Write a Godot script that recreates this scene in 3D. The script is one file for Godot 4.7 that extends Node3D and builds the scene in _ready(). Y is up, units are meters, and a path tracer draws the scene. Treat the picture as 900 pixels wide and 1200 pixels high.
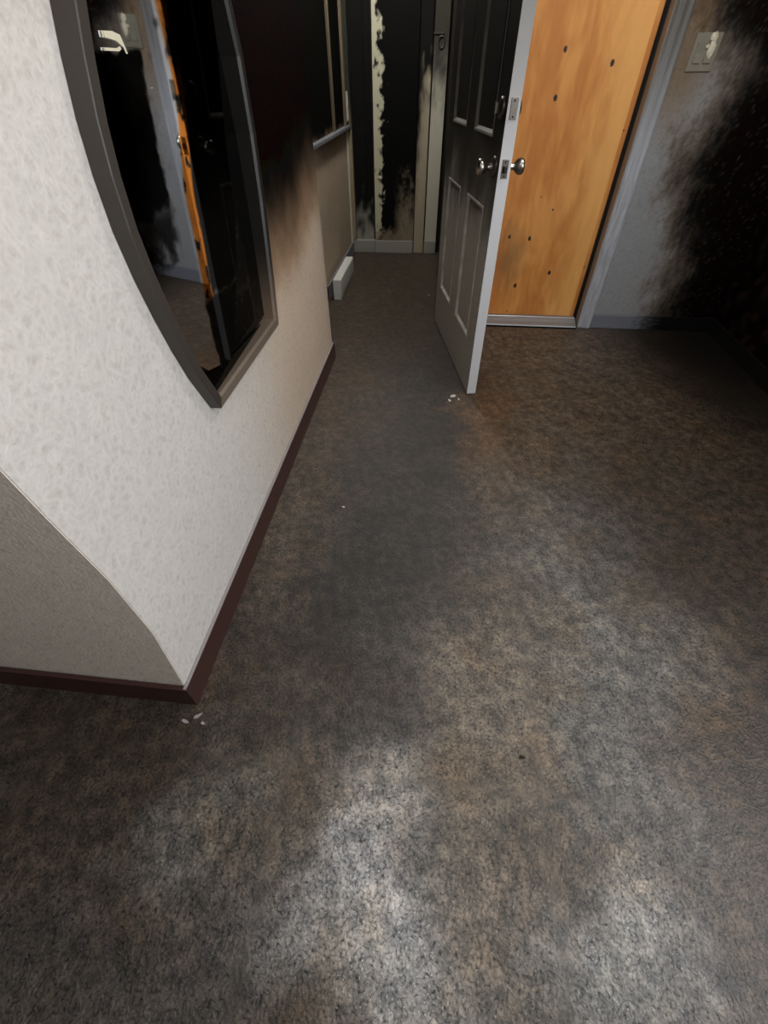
extends Node3D
# A smoke-damaged entry hall: textured wall with a sooty mirror, open panel door, doorway closed with plywood.

const WALL_X := -0.58          # plane of the wall that carries the mirror
const ENTRY_Z := -3.05         # plane of the wall with the front doorway
const BACK_Z := -4.68
const HALL_X := -0.80
const CEIL := 2.4

var taken := {}
var stains: Array = []
var nz: Dictionary = {}
var M: Dictionary = {}

# ---------------------------------------------------------------- naming and tags
func numbered(called: String) -> String:
	if not taken.has(called):
		taken[called] = 0
		return called
	taken[called] += 1
	return "%s_%03d" % [called, taken[called]]

func tag(o: Node3D, label: String, category: String, group := "", kind := "") -> Node3D:
	o.set_meta("label", label)
	o.set_meta("category", category)
	if group != "":
		o.set_meta("group", group)
	if kind != "":
		o.set_meta("kind", kind)
	return o

func base(called: String, at := Vector3.ZERO, turn := 0.0) -> Node3D:
	var o := Node3D.new()
	o.name = numbered(called)
	add_child(o)
	o.position = at
	o.rotation.y = turn
	return o

func put(called: String, mesh: Mesh, mat: Material, parent: Node = null) -> MeshInstance3D:
	var o := MeshInstance3D.new()
	o.mesh = mesh
	for i in mesh.get_surface_count():
		o.set_surface_override_material(i, mat)
	if parent == null:
		o.name = numbered(called)
		add_child(o)
	else:
		o.name = called
		parent.add_child(o, true)
	return o

# ---------------------------------------------------------------- noise and colour
func noise(key: int, freq: float, octaves := 4) -> FastNoiseLite:
	var k := "%d/%f/%d" % [key, freq, octaves]
	if not nz.has(k):
		var n := FastNoiseLite.new()
		n.seed = key
		n.noise_type = FastNoiseLite.TYPE_SIMPLEX_SMOOTH
		n.frequency = freq
		n.fractal_type = FastNoiseLite.FRACTAL_FBM
		n.fractal_octaves = octaves
		nz[k] = n
	return nz[k]

func rgb(r: int, g: int, b: int) -> Color:      # an sRGB colour
	return Color(r / 255.0, g / 255.0, b / 255.0)

func lin(r: int, g: int, b: int) -> Color:      # the same as a linear vertex colour
	return rgb(r, g, b).srgb_to_linear()

func ss(a: float, b: float, x: float) -> float:
	var t: float = clampf((x - a) / (b - a), 0.0, 1.0)
	return t * t * (3.0 - 2.0 * t)

func paint(called: String, col: Color, rough := 0.6, metal := 0.0) -> StandardMaterial3D:
	var m := StandardMaterial3D.new()
	m.resource_name = called
	m.albedo_color = col
	m.roughness = rough
	m.metallic = metal
	return m

func ridged(key: int, freq: float, size: int, octaves := 2) -> NoiseTexture2D:
	var n := FastNoiseLite.new()
	n.seed = key
	n.noise_type = FastNoiseLite.TYPE_SIMPLEX_SMOOTH
	n.frequency = freq
	n.fractal_type = FastNoiseLite.FRACTAL_RIDGED
	n.fractal_octaves = octaves
	n.domain_warp_enabled = true
	n.domain_warp_amplitude = 0.35 / freq
	n.domain_warp_frequency = freq * 0.8
	var t := NoiseTexture2D.new()
	t.width = size
	t.height = size
	t.seamless = true
	t.noise = n
	return t

func ramped(t: NoiseTexture2D, stops: Array) -> NoiseTexture2D:
	var g := Gradient.new()
	var offs := PackedFloat32Array()
	var cols := PackedColorArray()
	for s in stops:
		offs.append(s[0])
		cols.append(s[1])
	g.offsets = offs
	g.colors = cols
	t.color_ramp = g
	return t

func relief(m: StandardMaterial3D, tex: Texture2D, cm: float, tile: float) -> StandardMaterial3D:
	m.heightmap_enabled = true
	m.heightmap_texture = tex
	m.heightmap_scale = cm
	m.uv1_triplanar = true
	m.uv1_world_triplanar = true
	m.uv1_scale = Vector3.ONE / tile
	return m

func picture(w: int, h: int, f: Callable) -> ImageTexture:
	var data := PackedByteArray()
	data.resize(w * h * 3)
	var k := 0
	for j in h:
		for i in w:
			var c: Color = f.call((i + 0.5) / w, (j + 0.5) / h)
			data[k] = int(clampf(c.r, 0.0, 1.0) * 255.0)
			data[k + 1] = int(clampf(c.g, 0.0, 1.0) * 255.0)
			data[k + 2] = int(clampf(c.b, 0.0, 1.0) * 255.0)
			k += 3
	return ImageTexture.create_from_image(Image.create_from_data(w, h, false, Image.FORMAT_RGB8, data))

# ---------------------------------------------------------------- shapes
func st_new() -> SurfaceTool:
	var st := SurfaceTool.new()
	st.begin(Mesh.PRIMITIVE_TRIANGLES)
	st.set_smooth_group(-1)
	return st

func done(st: SurfaceTool) -> ArrayMesh:
	st.generate_normals()
	return st.commit()

# a quad facing away from the point "inside"
func quad(st: SurfaceTool, a: Vector3, b: Vector3, c: Vector3, d: Vector3, inside: Vector3) -> void:
	var n := (c - a).cross(b - a)           # clockwise front
	var mid := (a + b + c + d) * 0.25
	var pts := [a, b, c, d] if n.dot(mid - inside) >= 0.0 else [d, c, b, a]
	for i in [0, 1, 2, 0, 2, 3]:
		var p: Vector3 = pts[i]
		st.set_uv(Vector2(p.x, p.y))
		st.add_vertex(p)

func tri(st: SurfaceTool, a: Vector3, b: Vector3, c: Vector3, inside: Vector3) -> void:
	var n := (c - a).cross(b - a)
	var mid := (a + b + c) / 3.0
	var pts := [a, b, c] if n.dot(mid - inside) >= 0.0 else [c, b, a]
	for p: Vector3 in pts:
		st.set_uv(Vector2(p.x, p.y))
		st.add_vertex(p)

# box between two corners with chamfered edges
func bx(st: SurfaceTool, lo: Vector3, hi: Vector3, ch := 0.0) -> void:
	var mid := (lo + hi) * 0.5
	var h := (hi - lo) * 0.5
	ch = minf(ch, minf(h.x, minf(h.y, h.z)) * 0.9)
	for ax in 3:
		var u := (ax + 1) % 3
		var v := (ax + 2) % 3
		for s in [-1.0, 1.0]:
			var p: Array[Vector3] = []
			for q in [[-1, -1], [1, -1], [1, 1], [-1, 1]]:
				var c := Vector3.ZERO
				c[ax] = s * h[ax]
				c[u] = q[0] * (h[u] - ch)
				c[v] = q[1] * (h[v] - ch)
				p.append(mid + c)
			quad(st, p[0], p[1], p[2], p[3], mid)
	if ch <= 0.0:
		return
	for ax in 3:                              # the twelve edges, along ax
		var u := (ax + 1) % 3
		var v := (ax + 2) % 3
		for su in [-1.0, 1.0]:
			for sv in [-1.0, 1.0]:
				var p: Array[Vector3] = []
				for e in [[-1.0, 0], [1.0, 0], [1.0, 1], [-1.0, 1]]:
					var c := Vector3.ZERO
					c[ax] = e[0] * (h[ax] - ch)
					c[u] = su * (h[u] - (ch if e[1] == 1 else 0.0))
					c[v] = sv * (h[v] - (0.0 if e[1] == 1 else ch))
					p.append(mid + c)
				quad(st, p[0], p[1], p[2], p[3], mid)
	for sx in [-1.0, 1.0]:
		for sy in [-1.0, 1.0]:
			for sz in [-1.0, 1.0]:
				tri(st, mid + Vector3(sx * h.x, sy * (h.y - ch), sz * (h.z - ch)), mid + Vector3(sx * (h.x - ch), sy * h.y, sz * (h.z - ch)), mid + Vector3(sx * (h.x - ch), sy * (h.y - ch), sz * h.z), mid)

func box(lo: Vector3, hi: Vector3, ch := 0.0) -> ArrayMesh:
	var st := st_new()
	bx(st, lo, hi, ch)
	return done(st)

# a straight-sided solid: outline in the plane of u and v, swept along w (thickness)
func prism(st: SurfaceTool, at: Vector3, u: Vector3, v: Vector3, w: Vector3, outline: PackedVector2Array) -> void:
	var idx := Geometry2D.triangulate_polygon(outline)
	var n := outline.size()
	var cen := Vector3.ZERO
	for p in outline:
		cen += at + u * p.x + v * p.y
	cen = cen / n + w * 0.5
	for e in [0.0, 1.0]:
		for i in range(0, idx.size(), 3):
			var t: Array[Vector3] = []
			for k in 3:
				var p := outline[idx[i + k]]
				t.append(at + u * p.x + v * p.y + w * e)
			tri(st, t[0], t[1], t[2], (t[0] + t[1] + t[2]) / 3.0 + w * (0.5 - e))
	var cw := Geometry2D.is_polygon_clockwise(outline)
	for i in n:
		var p := outline[i]
		var q := outline[(i + 1) % n]
		var a := at + u * p.x + v * p.y
		var b := at + u * q.x + v * q.y
		var d := (q - p).orthogonal() * (-1.0 if cw else 1.0)
		var out := (u * d.x + v * d.y).normalized()
		quad(st, a, b, b + w, a + w, (a + b + w) * 0.5 - out * 0.01)

func prism_mesh(at: Vector3, u: Vector3, v: Vector3, w: Vector3, outline: PackedVector2Array) -> ArrayMesh:
	var st := st_new()
	prism(st, at, u, v, w, outline)
	return done(st)

# round solid about the axis "dir", rings as [distance along, radius]
func lathe(st: SurfaceTool, at: Vector3, dir: Vector3, rings: Array, seg := 28) -> void:
	st.set_smooth_group(0)
	var side := dir.cross(Vector3.UP)
	if side.length() < 0.1:
		side = dir.cross(Vector3.RIGHT)
	side = side.normalized()
	var other := dir.cross(side).normalized()
	for i in rings.size() - 1:
		var r0: Array = rings[i]
		var r1: Array = rings[i + 1]
		for k in seg:
			var a0 := TAU * k / seg
			var a1 := TAU * (k + 1) / seg
			var d0 := side * cos(a0) + other * sin(a0)
			var d1 := side * cos(a1) + other * sin(a1)
			var inside := Vector3.ZERO
			if absf(r1[0] - r0[0]) > 0.00001:
				inside = at + dir * (r0[0] + r1[0]) * 0.5
			else:
				inside = at + dir * (r0[0] - 0.02 * signf(r0[1] - r1[1]))
			var p0: Vector3 = at + dir * r0[0] + d0 * r0[1]
			var p1: Vector3 = at + dir * r0[0] + d1 * r0[1]
			var p2: Vector3 = at + dir * r1[0] + d1 * r1[1]
			var p3: Vector3 = at + dir * r1[0] + d0 * r1[1]
			if r1[1] < 0.00001:
				tri(st, p0, p1, p2, inside)
			elif r0[1] < 0.00001:
				tri(st, p0, p2, p3, inside)
			else:
				quad(st, p0, p1, p2, p3, inside)
	st.set_smooth_group(-1)

# a slab: a fine grid on its seen face (o + u*s + v*t, coloured by f(point)), thickness w going back from it
func slab(o: Vector3, u: Vector3, v: Vector3, nu: int, nv: int, w: Vector3, f: Callable, warp = null) -> ArrayMesh:
	var n := u.cross(v).normalized()
	if n.dot(w) > 0.0:
		n = -n
	var verts := PackedVector3Array()
	var norms := PackedVector3Array()
	var cols := PackedColorArray()
	var idx := PackedInt32Array()
	for j in nv + 1:
		for i in nu + 1:
			var p := o + u * (float(i) / nu) + v * (float(j) / nv)
			if warp != null:
				p = warp.call(p)
			verts.append(p)
			norms.append(n)
			cols.append(f.call(p))
	var flip := u.cross(v).dot(n) > 0.0
	for j in nv:
		for i in nu:
			var a := j * (nu + 1) + i
			var b := a + 1
			var c := a + nu + 2
			var d := a + nu + 1
			if flip:
				idx.append_array([a, c, b, a, d, c])
			else:
				idx.append_array([a, b, c, a, c, d])
	# back and sides
	var row := nu + 1
	var rims := [[], [], [], []]
	for i in nu + 1:
		rims[0].append(i)
		rims[1].append(nv * row + i)
	for j in nv + 1:
		rims[2].append(j * row)
		rims[3].append(j * row + nu)
	var ou := [-v.normalized(), v.normalized(), -u.normalized(), u.normalized()]
	for r in 4:
		for k in rims[r].size() - 1:
			var a: int = rims[r][k]
			var b: int = rims[r][k + 1]
			var at := verts.size()
			for p: Vector3 in [verts[a], verts[b], verts[b] + w, verts[a] + w]:
				verts.append(p)
				norms.append(ou[r])
			cols.append_array([cols[a], cols[b], cols[b], cols[a]])
			var e: Vector3 = (verts[at + 2] - verts[at]).cross(verts[at + 1] - verts[at])
			if e.dot(ou[r]) > 0.0:
				idx.append_array([at, at + 1, at + 2, at, at + 2, at + 3])
			else:
				idx.append_array([at, at + 2, at + 1, at, at + 3, at + 2])
	var q := verts.size()
	for k: int in [0, nu, nv * row + nu, nv * row]:
		verts.append(verts[k] + w)
		norms.append(-n)
		cols.append(cols[k])
	if flip:
		idx.append_array([q, q + 1, q + 2, q, q + 2, q + 3])
	else:
		idx.append_array([q, q + 2, q + 1, q, q + 3, q + 2])
	var arr := []
	arr.resize(Mesh.ARRAY_MAX)
	arr[Mesh.ARRAY_VERTEX] = verts
	arr[Mesh.ARRAY_NORMAL] = norms
	arr[Mesh.ARRAY_COLOR] = cols
	arr[Mesh.ARRAY_INDEX] = idx
	var mesh := ArrayMesh.new()
	mesh.add_surface_from_arrays(Mesh.PRIMITIVE_TRIANGLES, arr)
	return mesh

# ---------------------------------------------------------------- floor stains
const TONES := {
	"soot": [50, 48, 46], "umber": [64, 55, 47], "char": [38, 32, 27], "brown": [88, 73, 57], "tan": [98, 88, 76], "ochre": [118, 90, 62],
	"ash": [114, 112, 108], "dust": [122, 112, 100], "slate": [78, 74, 71], "pale": [152, 151, 148], "highlight": [196, 196, 197]}

func stain(x: float, z: float, rx: float, rz: float, tone: String) -> void:
	var t: Array = TONES[tone]
	stains.append([x, z, 1.0 / rx, 1.0 / rz, lin(t[0], t[1], t[2])])

func floor_stains() -> void:
	# burnt, scraped and powdered patches of the worn floor, with painted highlight and warm light: place, half-widths, tone
	stain(0.01, -1.65, 0.28, 0.55, "soot")
	stain(-0.16, -1.10, 0.23, 0.35, "soot")
	stain(-0.22, -0.72, 0.19, 0.24, "soot")
	stain(-0.34, -0.51, 0.14, 0.15, "umber")
	stain(0.10, -1.26, 0.17, 0.27, "soot")
	stain(-0.09, -2.01, 0.22, 0.48, "soot")
	stain(-0.54, -1.15, 0.15, 0.24, "tan")
	stain(-0.53, -0.79, 0.12, 0.15, "tan")
	stain(-0.61, -1.73, 0.13, 0.24, "tan")
	stain(-0.41, -2.36, 0.25, 0.61, "brown")
	stain(-0.40, -3.63, 0.40, 1.48, "brown")
	stain(-0.41, -4.53, 0.32, 1.30, "umber")
	stain(-0.15, -2.86, 0.28, 0.79, "umber")
	stain(0.62, -2.79, 0.22, 0.58, "tan")
	stain(0.99, -2.59, 0.30, 0.84, "tan")
	stain(0.69, -2.26, 0.28, 0.68, "tan")
	stain(0.30, -1.89, 0.13, 0.25, "ochre")  # warm light beside the door foot, painted as a floor tone
	stain(0.47, -1.57, 0.19, 0.34, "tan")
	stain(0.83, -1.87, 0.20, 0.43, "brown")
	stain(0.99, -1.50, 0.25, 0.49, "umber")
	stain(0.68, -1.37, 0.17, 0.30, "slate")
	stain(1.09, -1.10, 0.21, 0.35, "umber")
	stain(1.38, -1.54, 0.18, 0.35, "umber")
	stain(1.67, -2.18, 0.17, 0.42, "char")
	stain(1.50, -2.64, 0.18, 0.47, "umber")
	stain(1.61, -2.35, 0.18, 0.47, "char")
	stain(1.29, -2.06, 0.21, 0.50, "brown")
	stain(0.46, -1.03, 0.21, 0.32, "ash")
	stain(0.61, -0.69, 0.18, 0.23, "ash")
	stain(0.62, -0.39, 0.15, 0.16, "ash")
	stain(0.49, -0.46, 0.13, 0.15, "ash")
	stain(0.15, -0.54, 0.14, 0.16, "dust")
	stain(0.19, -0.34, 0.11, 0.10, "dust")
	stain(0.29, -0.77, 0.14, 0.17, "tan")
	stain(0.00, -0.63, 0.10, 0.12, "slate")
	stain(-0.04, -0.06, 0.14, 0.12, "highlight")  # glossy floor highlight near the viewer, painted into the colour
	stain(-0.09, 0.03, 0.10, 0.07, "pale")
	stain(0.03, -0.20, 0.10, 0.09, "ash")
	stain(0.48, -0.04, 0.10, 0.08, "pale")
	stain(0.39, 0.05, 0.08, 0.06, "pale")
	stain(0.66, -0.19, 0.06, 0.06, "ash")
	stain(0.35, -0.17, 0.11, 0.10, "tan")
	stain(0.20, -0.10, 0.11, 0.09, "dust")
	stain(0.72, -0.13, 0.12, 0.11, "brown")
	stain(0.82, -0.39, 0.13, 0.14, "brown")
	stain(0.84, -0.66, 0.12, 0.16, "tan")
	stain(0.21, 0.04, 0.10, 0.07, "ash")
	stain(-0.45, -0.22, 0.10, 0.10, "ash")
	stain(-0.38, -0.32, 0.09, 0.09, "tan")
	stain(-0.36, -0.03, 0.14, 0.12, "slate")
	stain(-0.68, -0.11, 0.16, 0.16, "umber")
	stain(-0.88, -0.29, 0.14, 0.15, "umber")
	stain(-0.66, 0.09, 0.14, 0.12, "slate")
	stain(-0.64, -0.30, 0.09, 0.09, "umber")
	stain(-0.23, -0.19, 0.10, 0.09, "tan")
	stain(-0.16, -0.33, 0.11, 0.11, "slate")
	stain(-0.03, -0.40, 0.09, 0.09, "slate")
	stain(-0.41, 0.11, 0.11, 0.09, "slate")
	stain(0.22, -1.05, 0.15, 0.22, "slate")
	stain(0.36, -1.24, 0.10, 0.15, "tan")
	stain(0.75, 0.02, 0.16, 0.16, "slate")
	stain(0.95, -0.25, 0.20, 0.25, "umber")
	stain(1.05, -0.60, 0.18, 0.25, "umber")
	stain(-0.45, -3.6, 0.30, 0.5, "tan")
	stain(-0.35, -2.9, 0.30, 0.4, "brown")
	stain(-0.40, -4.4, 0.30, 0.3, "tan")
	stain(0.75, -2.75, 0.35, 0.25, "dust")
func floor_tone(p: Vector3) -> Color:
	var base_c := lin(84, 76, 68)
	var w := 0.10
	var c := base_c * w
	var wx: float = p.x + noise(11, 2.2).get_noise_2d(p.x, p.z) * 0.16
	var wz: float = p.z + noise(12, 2.2).get_noise_2d(p.x, p.z) * 0.22
	for s: Array in stains:
		var dx: float = (wx - s[0]) * s[2]
		var dz: float = (wz - s[1]) * s[3]
		var d := dx * dx + dz * dz
		if d < 7.0:
			var g := exp(-d)
			w += g
			c += s[4] * g
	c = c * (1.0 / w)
	var k: float = 1.0 + 0.42 * noise(13, 7.0, 5).get_noise_2d(p.x, p.z) + 0.30 * noise(14, 34.0, 3).get_noise_2d(p.x, p.z) * 1.5
	var warm: float = noise(15, 4.0, 3).get_noise_2d(p.x, p.z)
	warm = maxf(warm + 0.03, 0.0)
	c = Color(c.r * (1.0 + 0.16 * warm), c.g, c.b * (1.0 - 0.20 * warm)) * maxf(k, 0.3)
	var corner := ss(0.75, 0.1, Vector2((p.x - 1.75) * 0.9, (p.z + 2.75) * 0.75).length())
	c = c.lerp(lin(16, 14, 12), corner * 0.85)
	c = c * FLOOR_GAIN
	return Color(minf(c.r, 0.9), minf(c.g, 0.9), minf(c.b, 0.9))

# ---------------------------------------------------------------- soot on the walls
func sooted(clean: Color, s: float, p: Vector3) -> Color:
	var f: float = noise(21, 60.0, 2).get_noise_3d(p.x, p.y, p.z)
	var brown := clean * Color(0.62, 0.50, 0.40)
	var c := clean.lerp(brown, ss(0.05, 0.55, s))
	c = c.lerp(lin(13, 12, 11), ss(0.25, 1.0, s))
	c = c * (1.0 + 0.10 * f)
	return Color(maxf(c.r, 0.003), maxf(c.g, 0.003), maxf(c.b, 0.003))

func left_wall_tone(p: Vector3) -> Color:
	var n: float = noise(22, 5.0, 4).get_noise_2d(p.y, p.z) * 0.12
	var far := ss(-1.2, -1.55, p.z + n)
	var s := ss(0.42, 1.04, p.y + n * 0.35 - 0.10 * ss(-1.9, -2.4, p.z)) * far
	s = maxf(s, 0.26 * ss(1.0, 1.5, p.y + n))
	var clean := lin(207, 203, 198).lerp(lin(198, 174, 148), ss(-0.9, -1.8, p.z) * 0.75)
	return sooted(clean, s, p)

func return_tone(p: Vector3) -> Color:
	var n: float = noise(23, 5.0, 4).get_noise_2d(p.x, p.y)
	return sooted(lin(226, 219, 209), maxf(0.0, 0.02 + 0.06 * n + 0.08 * ss(0.6, 1.2, p.y)), p)

func entry_tone(p: Vector3) -> Color:
	var n: float = noise(24, 4.0, 4).get_noise_2d(p.x, p.y) * 0.08 + noise(25, 22.0, 3).get_noise_2d(p.x * 1.4, p.y * 0.6) * 0.05 + noise(30, 70.0, 2).get_noise_2d(p.x, p.y) * 0.04
	var edge := 1.42 - 0.18 * ss(0.3, 0.85, p.y) + 0.08 * ss(0.95, 1.16, p.y) - 0.24 * ss(1.2, 1.42, p.y)
	var s := ss(edge - 0.26, edge + 0.22, p.x + n)
	s = maxf(s, 0.10 + 0.25 * ss(0.85, 1.3, p.y))
	var spatter: float = noise(26, 55.0, 2).get_noise_2d(p.x, p.y)
	var c := sooted(lin(154, 157, 161).lerp(lin(142, 131, 116), ss(0.85, 1.2, p.y) * ss(1.25, 1.1, p.x)), s, p)
	return c.lerp(lin(70, 62, 54), 0.55 * ss(0.42, 0.62, spatter) * ss(0.5, 0.9, s))

func right_wall_tone(p: Vector3) -> Color:
	var n: float = noise(27, 5.0, 4).get_noise_2d(p.z, p.y)
	var c := sooted(lin(196, 192, 186), ss(-1.1, -1.6, p.z + 0.3 * n) * 1.0, p)
	return c.lerp(lin(58, 46, 37), 0.5 * ss(0.12, 0.5, noise(28, 9.0, 3).get_noise_2d(p.z, p.y)) * ss(-2.0, -2.3, p.z))

func hall_tone(p: Vector3) -> Color:
	var n: float = noise(29, 5.0, 4).get_noise_2d(p.z, p.y) * 0.10
	var s := ss(0.84, 0.95, p.y + n * 0.3) * 0.97
	s = maxf(s, 0.30 * ss(0.6, 0.95, p.y + n))
	return sooted(lin(206, 188, 164), s, p)

func plain_tone(_p: Vector3) -> Color:
	return lin(190, 186, 180)

func scorched_tone(_p: Vector3) -> Color:
	return lin(48, 45, 42)

func seamless(key: int, freq: float, octaves: int, ridge: bool, size: int) -> PackedByteArray:
	var n := FastNoiseLite.new()
	n.seed = key
	n.noise_type = FastNoiseLite.TYPE_SIMPLEX_SMOOTH
	n.frequency = freq
	n.fractal_type = FastNoiseLite.FRACTAL_RIDGED if ridge else FastNoiseLite.FRACTAL_FBM
	n.fractal_octaves = octaves
	n.domain_warp_enabled = ridge
	n.domain_warp_amplitude = 0.5 / freq
	n.domain_warp_frequency = freq * 0.7
	var im := n.get_seamless_image(size, size)
	im.convert(Image.FORMAT_L8)
	return im.get_data()

# fine grain of the floor: curly scratches, dark pits, pale flecks (one tile is 0.62 m)
func floor_grain() -> ImageTexture:
	var size := 1024
	var curls := seamless(34, 0.030, 3, true, size)
	var clouds := seamless(36, 0.012, 5, false, size)
	var pits := seamless(37, 0.055, 3, false, size)
	var flecks := seamless(38, 0.075, 2, false, size)
	var data := PackedByteArray()
	data.resize(size * size * 3)
	for i in size * size:
		var c: float = curls[i] / 255.0
		var q: float = clouds[i] / 255.0
		var v: float = 0.76 - 0.25 * ss(0.60, 0.95, c) + 0.42 * (q - 0.5) + 0.30 * (pits[i] / 255.0 - 0.5)
		v -= 0.30 * ss(0.30, 0.16, pits[i] / 255.0)
		v += 0.50 * ss(0.72, 0.86, flecks[i] / 255.0)
		var t: float = (q - 0.5) * 0.05
		data[i * 3] = int(clampf(v * (1.0 + t), 0.05, 1.0) * 255.0)
		data[i * 3 + 1] = int(clampf(v, 0.05, 1.0) * 255.0)
		data[i * 3 + 2] = int(clampf(v * (1.0 - t), 0.05, 1.0) * 255.0)
	return ImageTexture.create_from_image(Image.create_from_data(size, size, false, Image.FORMAT_RGB8, data))

# ---------------------------------------------------------------- materials
func materials() -> void:
	var grain := ramped(ridged(31, 0.016, 1024), [[0.0, Color(0.90, 0.89, 0.88)], [0.55, Color(0.97, 0.97, 0.97)], [1.0, Color(1, 1, 1)]])
	var w := paint("textured_wall", Color.WHITE, 0.75)
	w.vertex_color_use_as_albedo = true
	w.albedo_texture = grain
	w.metallic_specular = 0.12
	M.wall = relief(w, ridged(32, 0.022, 1024, 3), 0.07, 0.42)
	var sw := paint("scorched_wall", Color.WHITE, 0.6)
	sw.vertex_color_use_as_albedo = true
	sw.albedo_texture = grain
	sw.metallic_specular = 0.2
	M.sooty = relief(sw, ridged(33, 0.022, 1024, 3), 0.08, 0.45)
	var f := paint("worn_floor", Color.WHITE, 0.5)
	f.vertex_color_use_as_albedo = true
	f.albedo_texture = floor_grain()
	M.floor = relief(f, ridged(35, 0.032, 1024, 4), 0.13, 0.62)
	M.ceiling = paint("ceiling_paint", rgb(170, 165, 158), 0.9)
	M.maroon = paint("maroon_baseboard", rgb(62, 38, 34), 0.38)
	M.dust = paint("ash_dust", rgb(150, 145, 145), 0.85)
	M.grey_trim = paint("sooty_grey_paint", rgb(128, 130, 136), 0.5)
	M.dark_trim = paint("black_baseboard", rgb(24, 23, 22), 0.75)
	M.dark_trim.metallic_specular = 0.1
	M.white_trim = paint("white_trim", rgb(205, 202, 190), 0.55)
	M.off_white = paint("off_white_trim", rgb(196, 190, 168), 0.6)
	M.black = paint("black_void", rgb(14, 13, 12), 0.8)
	M.frame = paint("black_mirror_frame", rgb(58, 53, 48), 0.42)
	M.brown_frame = paint("pale_brown_frame", rgb(104, 92, 80), 0.4)  # paler brown for the bottom member
	var side_soot := func(_u: float, v: float) -> Color:
		return rgb(112, 94, 78).lerp(rgb(22, 20, 18), ss(0.03, 0.30, 1.0 - v))
	M.burnt_frame = paint("burnt_black_frame", Color.WHITE, 0.5)
	M.burnt_frame.albedo_texture = picture(4, 96, side_soot)
	M.burnt_frame.uv1_scale = Vector3(1.0, -1.0, 1)
	M.burnt_frame.uv1_offset = Vector3(0, 1, 0)
	M.backing = paint("black_mirror_backing", rgb(16, 16, 15), 0.22)
	M.steel = paint("satin_nickel", rgb(168, 163, 155), 0.28, 1.0)
	M.dull_steel = paint("smoked_nickel", rgb(96, 92, 86), 0.42, 1.0)
	M.alu = paint("threshold_aluminium", rgb(170, 174, 180), 0.55, 0.7)
	M.bright_alu = paint("bright_aluminium", rgb(225, 226, 228), 0.3, 0.8)
	M.door_edge = paint("white_door_edge", rgb(212, 214, 218), 0.5)
	M.molding = paint("pale_panel_molding", rgb(132, 131, 128), 0.5)  # paler than the door faces around it
	M.plastic = paint("smoked_ivory_plastic", rgb(120, 116, 102), 0.5)
	M.melted = paint("melted_ivory_plastic", rgb(205, 198, 176), 0.45)
	M.chip = paint("paint_flake", rgb(205, 203, 198), 0.7)
	M.screw = paint("dark_screw", rgb(40, 36, 32), 0.5, 0.6)
	M.lamp_glass = paint("lamp_glass", rgb(240, 238, 230), 0.4)
	M.lamp_glass.emission_enabled = true
	M.lamp_glass.emission = Color(1.0, 0.96, 0.9)
	M.lamp_glass.emission_energy_multiplier = 1.0
	var g := paint("window_glass", Color(0.95, 0.98, 1.0, 0.06), 0.02)
	g.transparency = BaseMaterial3D.TRANSPARENCY_ALPHA
	M.glass = g
	# plywood: rotary-cut grain with knots, in the sheet's own axes
	var knots := [[0.588, 1.075, 1.0], [0.59, 1.245, 0.9], [0.825, 1.197, 1.0], [0.478, 0.459, 0.8], [0.60, 0.452, 0.95], [0.766, 0.265, 1.0], [0.567, 0.183, 1.05], [0.718, 1.435, 1.0], [0.70, 0.60, 0.45], [0.62, 0.66, 0.3], [0.38, 0.9, 0.8], [0.25, 1.3, 0.8]]
	var n1 := noise(41, 1.0, 3)
	var n2 := noise(42, 1.0, 4)
	var n3 := noise(43, 1.0, 2)
	var ply := func(u: float, v: float) -> Color:
		var x := u * 0.92 + 0.045
		var y := (1.0 - v) * 2.05
		var wob: float = n1.get_noise_2d(x * 3.2, y * 0.9) * 0.22 + n2.get_noise_2d(x * 9.0, y * 2.6) * 0.035
		var dark := 0.0
		for k: Array in knots:
			var r := Vector2((x - k[0]) * 1.2, (y - k[1]) * 0.42).length()
			wob += 0.05 * exp(-r * r * 160.0)
			var rr := Vector2((x - k[0]) / (0.0095 * k[2]), (y - k[1]) / (0.0135 * k[2])).length()
			if rr < 1.6:
				dark = maxf(dark, 1.0 - ss(0.75, 1.1, rr + 0.2 * n2.get_noise_2d(x * 120.0, y * 120.0)))
		var band := 0.5 + 0.5 * sin((x + wob) * 52.0)
		var fine: float = n3.get_noise_2d(x * 190.0, y * 7.0)
		var blotch: float = n2.get_noise_2d(x * 5.0 + 9.0, y * 1.6)
		var c := rgb(204, 130, 58).lerp(rgb(228, 160, 84), clampf(0.5 + 1.2 * blotch + 0.25 * fine + 0.5 * n2.get_noise_2d(x * 26.0, y * 5.0), 0.0, 1.0))
		c = c.lerp(rgb(178, 106, 42), 0.16 * pow(band, 2.0) + 0.22 * maxf(fine, 0.0))
		c = c.lerp(rgb(246, 190, 112), 0.65 * ss(0.74, 0.90, x + 0.06 * blotch))  # lit brightness of the right edge, painted into the sheet colour
		c = c.lerp(rgb(120, 92, 62), 0.5 * ss(0.13, 0.0, Vector2(x - 0.50, (y - 0.34) * 0.5).length() + 0.04 * n2.get_noise_2d(x * 14.0, y * 6.0)))
		return c.lerp(rgb(40, 22, 12), dark)
	M.plywood = paint("plywood_face", Color.WHITE, 0.62)
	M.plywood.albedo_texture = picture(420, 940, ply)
	M.plywood.uv1_scale = Vector3(1.0 / 0.92, -1.0 / 2.05, 1)
	M.plywood.uv1_offset = Vector3(0, 1, 0)
	# the door's hall face: soot thick above the lock rail, thinning to grey paint below
	var dn := noise(44, 1.0, 4)
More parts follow.
